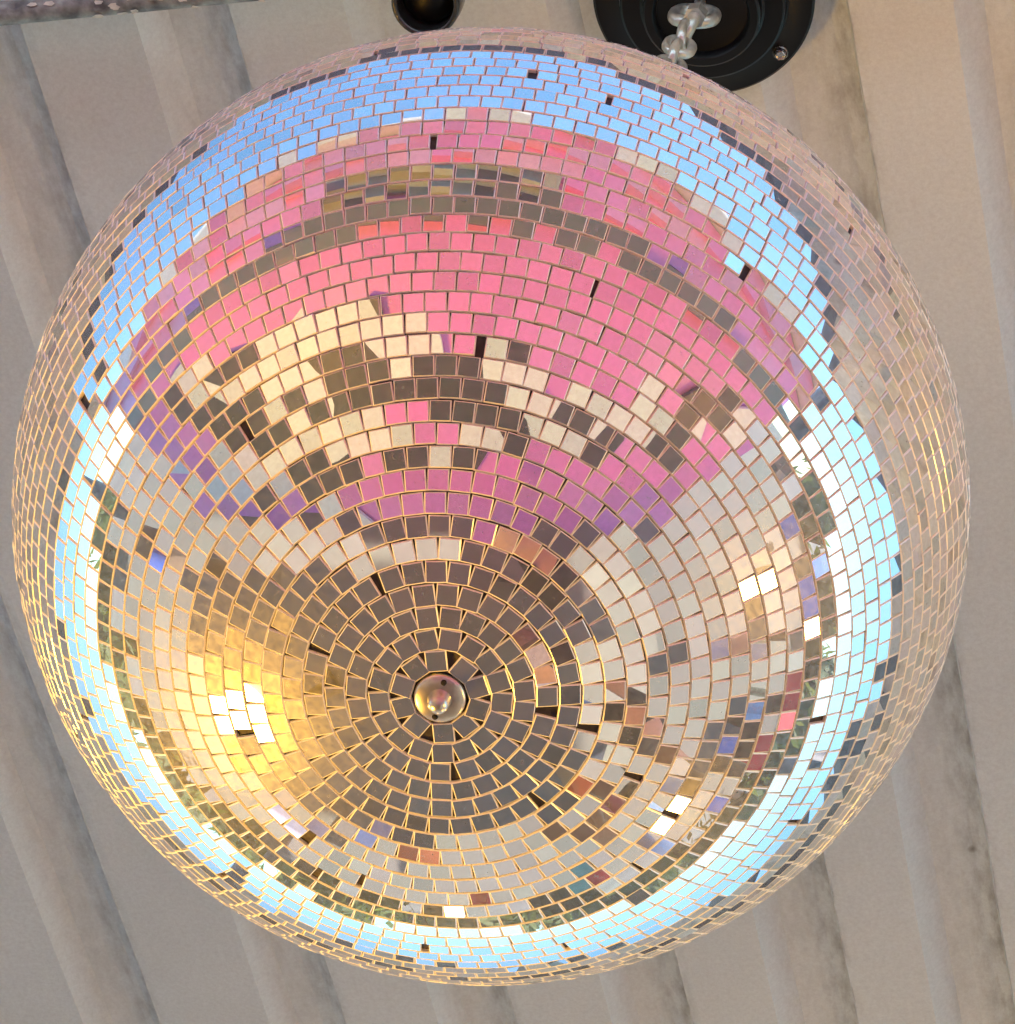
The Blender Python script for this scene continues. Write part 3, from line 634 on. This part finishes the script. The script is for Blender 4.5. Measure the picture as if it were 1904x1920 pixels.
# pop-up tents beyond the crowd
def tent(px, py, dist, z, m, label):
    P, d = tile_ray(px, py); h_ = nrm(np.array([d[0], d[1], 0])); x, y = P[0] + h_[0] * dist, P[1] + h_[1] * dist
    o = empty('tent', (x, y, 0), math.atan2(h_[1], h_[0])); tag(o, label, 'tent', 'pop-up tents beyond the crowd')
    w = 1.5
    for sx in (-1, 1):
        for sy in (-1, 1):
            bm = bmesh.new(); tube(bm, [(sx * w * .97, sy * w * .97, 0), (sx * w * .97, sy * w * .97, z - .5)], .02, 8); from_bm('leg', bm, M_ZINC, o, True)
    bm = bmesh.new(); vs = [bm.verts.new((sx * w * f_, sy * w * f_, z_)) for f_, z_ in ((1, z - .85), (1, z - .5), (.45, z + .1)) for sx, sy in ((-1, -1), (1, -1), (1, 1), (-1, 1))]; ap = bm.verts.new((0, 0, z + .45))
    for lv_ in (0, 4):
        for k_ in range(4): bm.faces.new((vs[lv_ + k_], vs[lv_ + (k_ + 1) % 4], vs[lv_ + 4 + (k_ + 1) % 4], vs[lv_ + 4 + k_]))
    for k_ in range(4): bm.faces.new((vs[8 + k_], vs[8 + (k_ + 1) % 4], ap))
    c = from_bm('tent_canopy', bm, m, o); md = c.modifiers.new('thickness', 'SOLIDIFY'); md.thickness = .01
tent(1490, 1345, 12.0, 3.1, C_RED, 'red pop-up tent at the far right')
tent(1535, 1045, 12.0, 3.1, C_BLU, 'blue pop-up tent at the far right')

# ------------------------------------------------------------------ trees along the far edge of the lot
def crown_mesh(seed):
    r_ = np.random.default_rng(seed); V = []; Fa = []
    cl = [(r_.normal(0, 1.5), r_.normal(0, 1.5), r_.uniform(2.6, 6.2), r_.uniform(.8, 1.5)) for _ in range(16)]
    for (cx, cy_, cz, cr_) in cl:
        for _ in range(2200):
            u = r_.normal(0, 1, 3); u /= np.linalg.norm(u); c = np.array([cx, cy_, cz]) + u * cr_ * r_.uniform(.2, 1.08)
            a = r_.normal(0, 1, 3); a /= np.linalg.norm(a); b = np.cross(a, u); s_ = r_.uniform(.04, .10); i0 = len(V)
            V += [tuple(c - a * s_), tuple(c + b * s_ * .5), tuple(c + a * s_), tuple(c - b * s_ * .5)]; Fa.append((i0, i0 + 1, i0 + 2, i0 + 3))
    for (cx, cy_, cz, cr_) in cl:                       # dense inner twigs and leaves
        for _ in range(300):
            u = r_.normal(0, 1, 3); u /= np.linalg.norm(u); c = np.array([cx, cy_, cz]) + u * cr_ * .74; a = np.cross(u, r_.normal(0, 1, 3)); a /= np.linalg.norm(a); b = np.cross(a, u); i0 = len(V)
            V += [tuple(c - a * .26), tuple(c + b * .2), tuple(c + a * .26), tuple(c - b * .2)]; Fa.append((i0, i0 + 1, i0 + 2, i0 + 3))
    me = bpy.data.meshes.new('crown'); me.from_pydata(V, [], Fa); me.materials.append(M_LEAF); return me
def trunk_mesh(seed):
    r_ = random.Random(seed); bm = bmesh.new(); tube(bm, [(0, 0, 0), (.05, .03, 1.2), (.02, .1, 2.6), (.1, 0, 4.4)], [.2, .15, .12, .05], 10)
    for k in range(6):
        a = k * 1.05 + r_.random(); z = 1.7 + .4 * k; tube(bm, [(.04, .05, z), (math.cos(a) * .9, math.sin(a) * .9, z + .7), (math.cos(a) * 1.7, math.sin(a) * 1.7, z + 1.2)], [.07, .045, .02], 7)
    me = bpy.data.meshes.new('trunk'); bm.to_mesh(me); bm.free(); me.materials.append(M_BARK); return me
crowns = [crown_mesh(s) for s in (1, 2, 3)]; trunks = [trunk_mesh(s) for s in (1, 2, 3)]
for k in range(46):
    az = math.radians(-66 + k * 4.1 + random.uniform(-1.2, 1.2)); rr = random.uniform(26, 34)
    o = empty('tree', (rr * math.sin(az), rr * math.cos(az), 0), random.uniform(0, 6.28)); tag(o, 'green leafy tree in the row along the far edge of the lot', 'tree', 'trees along the far edge of the lot')
    s_ = random.uniform(.72, 1.0); j = k % 3
    for nm, me in (('trunk', trunks[j]), ('crown', crowns[j])):
        c = bpy.data.objects.new(nm, me); COL.objects.link(c); c.parent = o; c.scale = (s_ * 1.15, s_ * 1.15, s_)
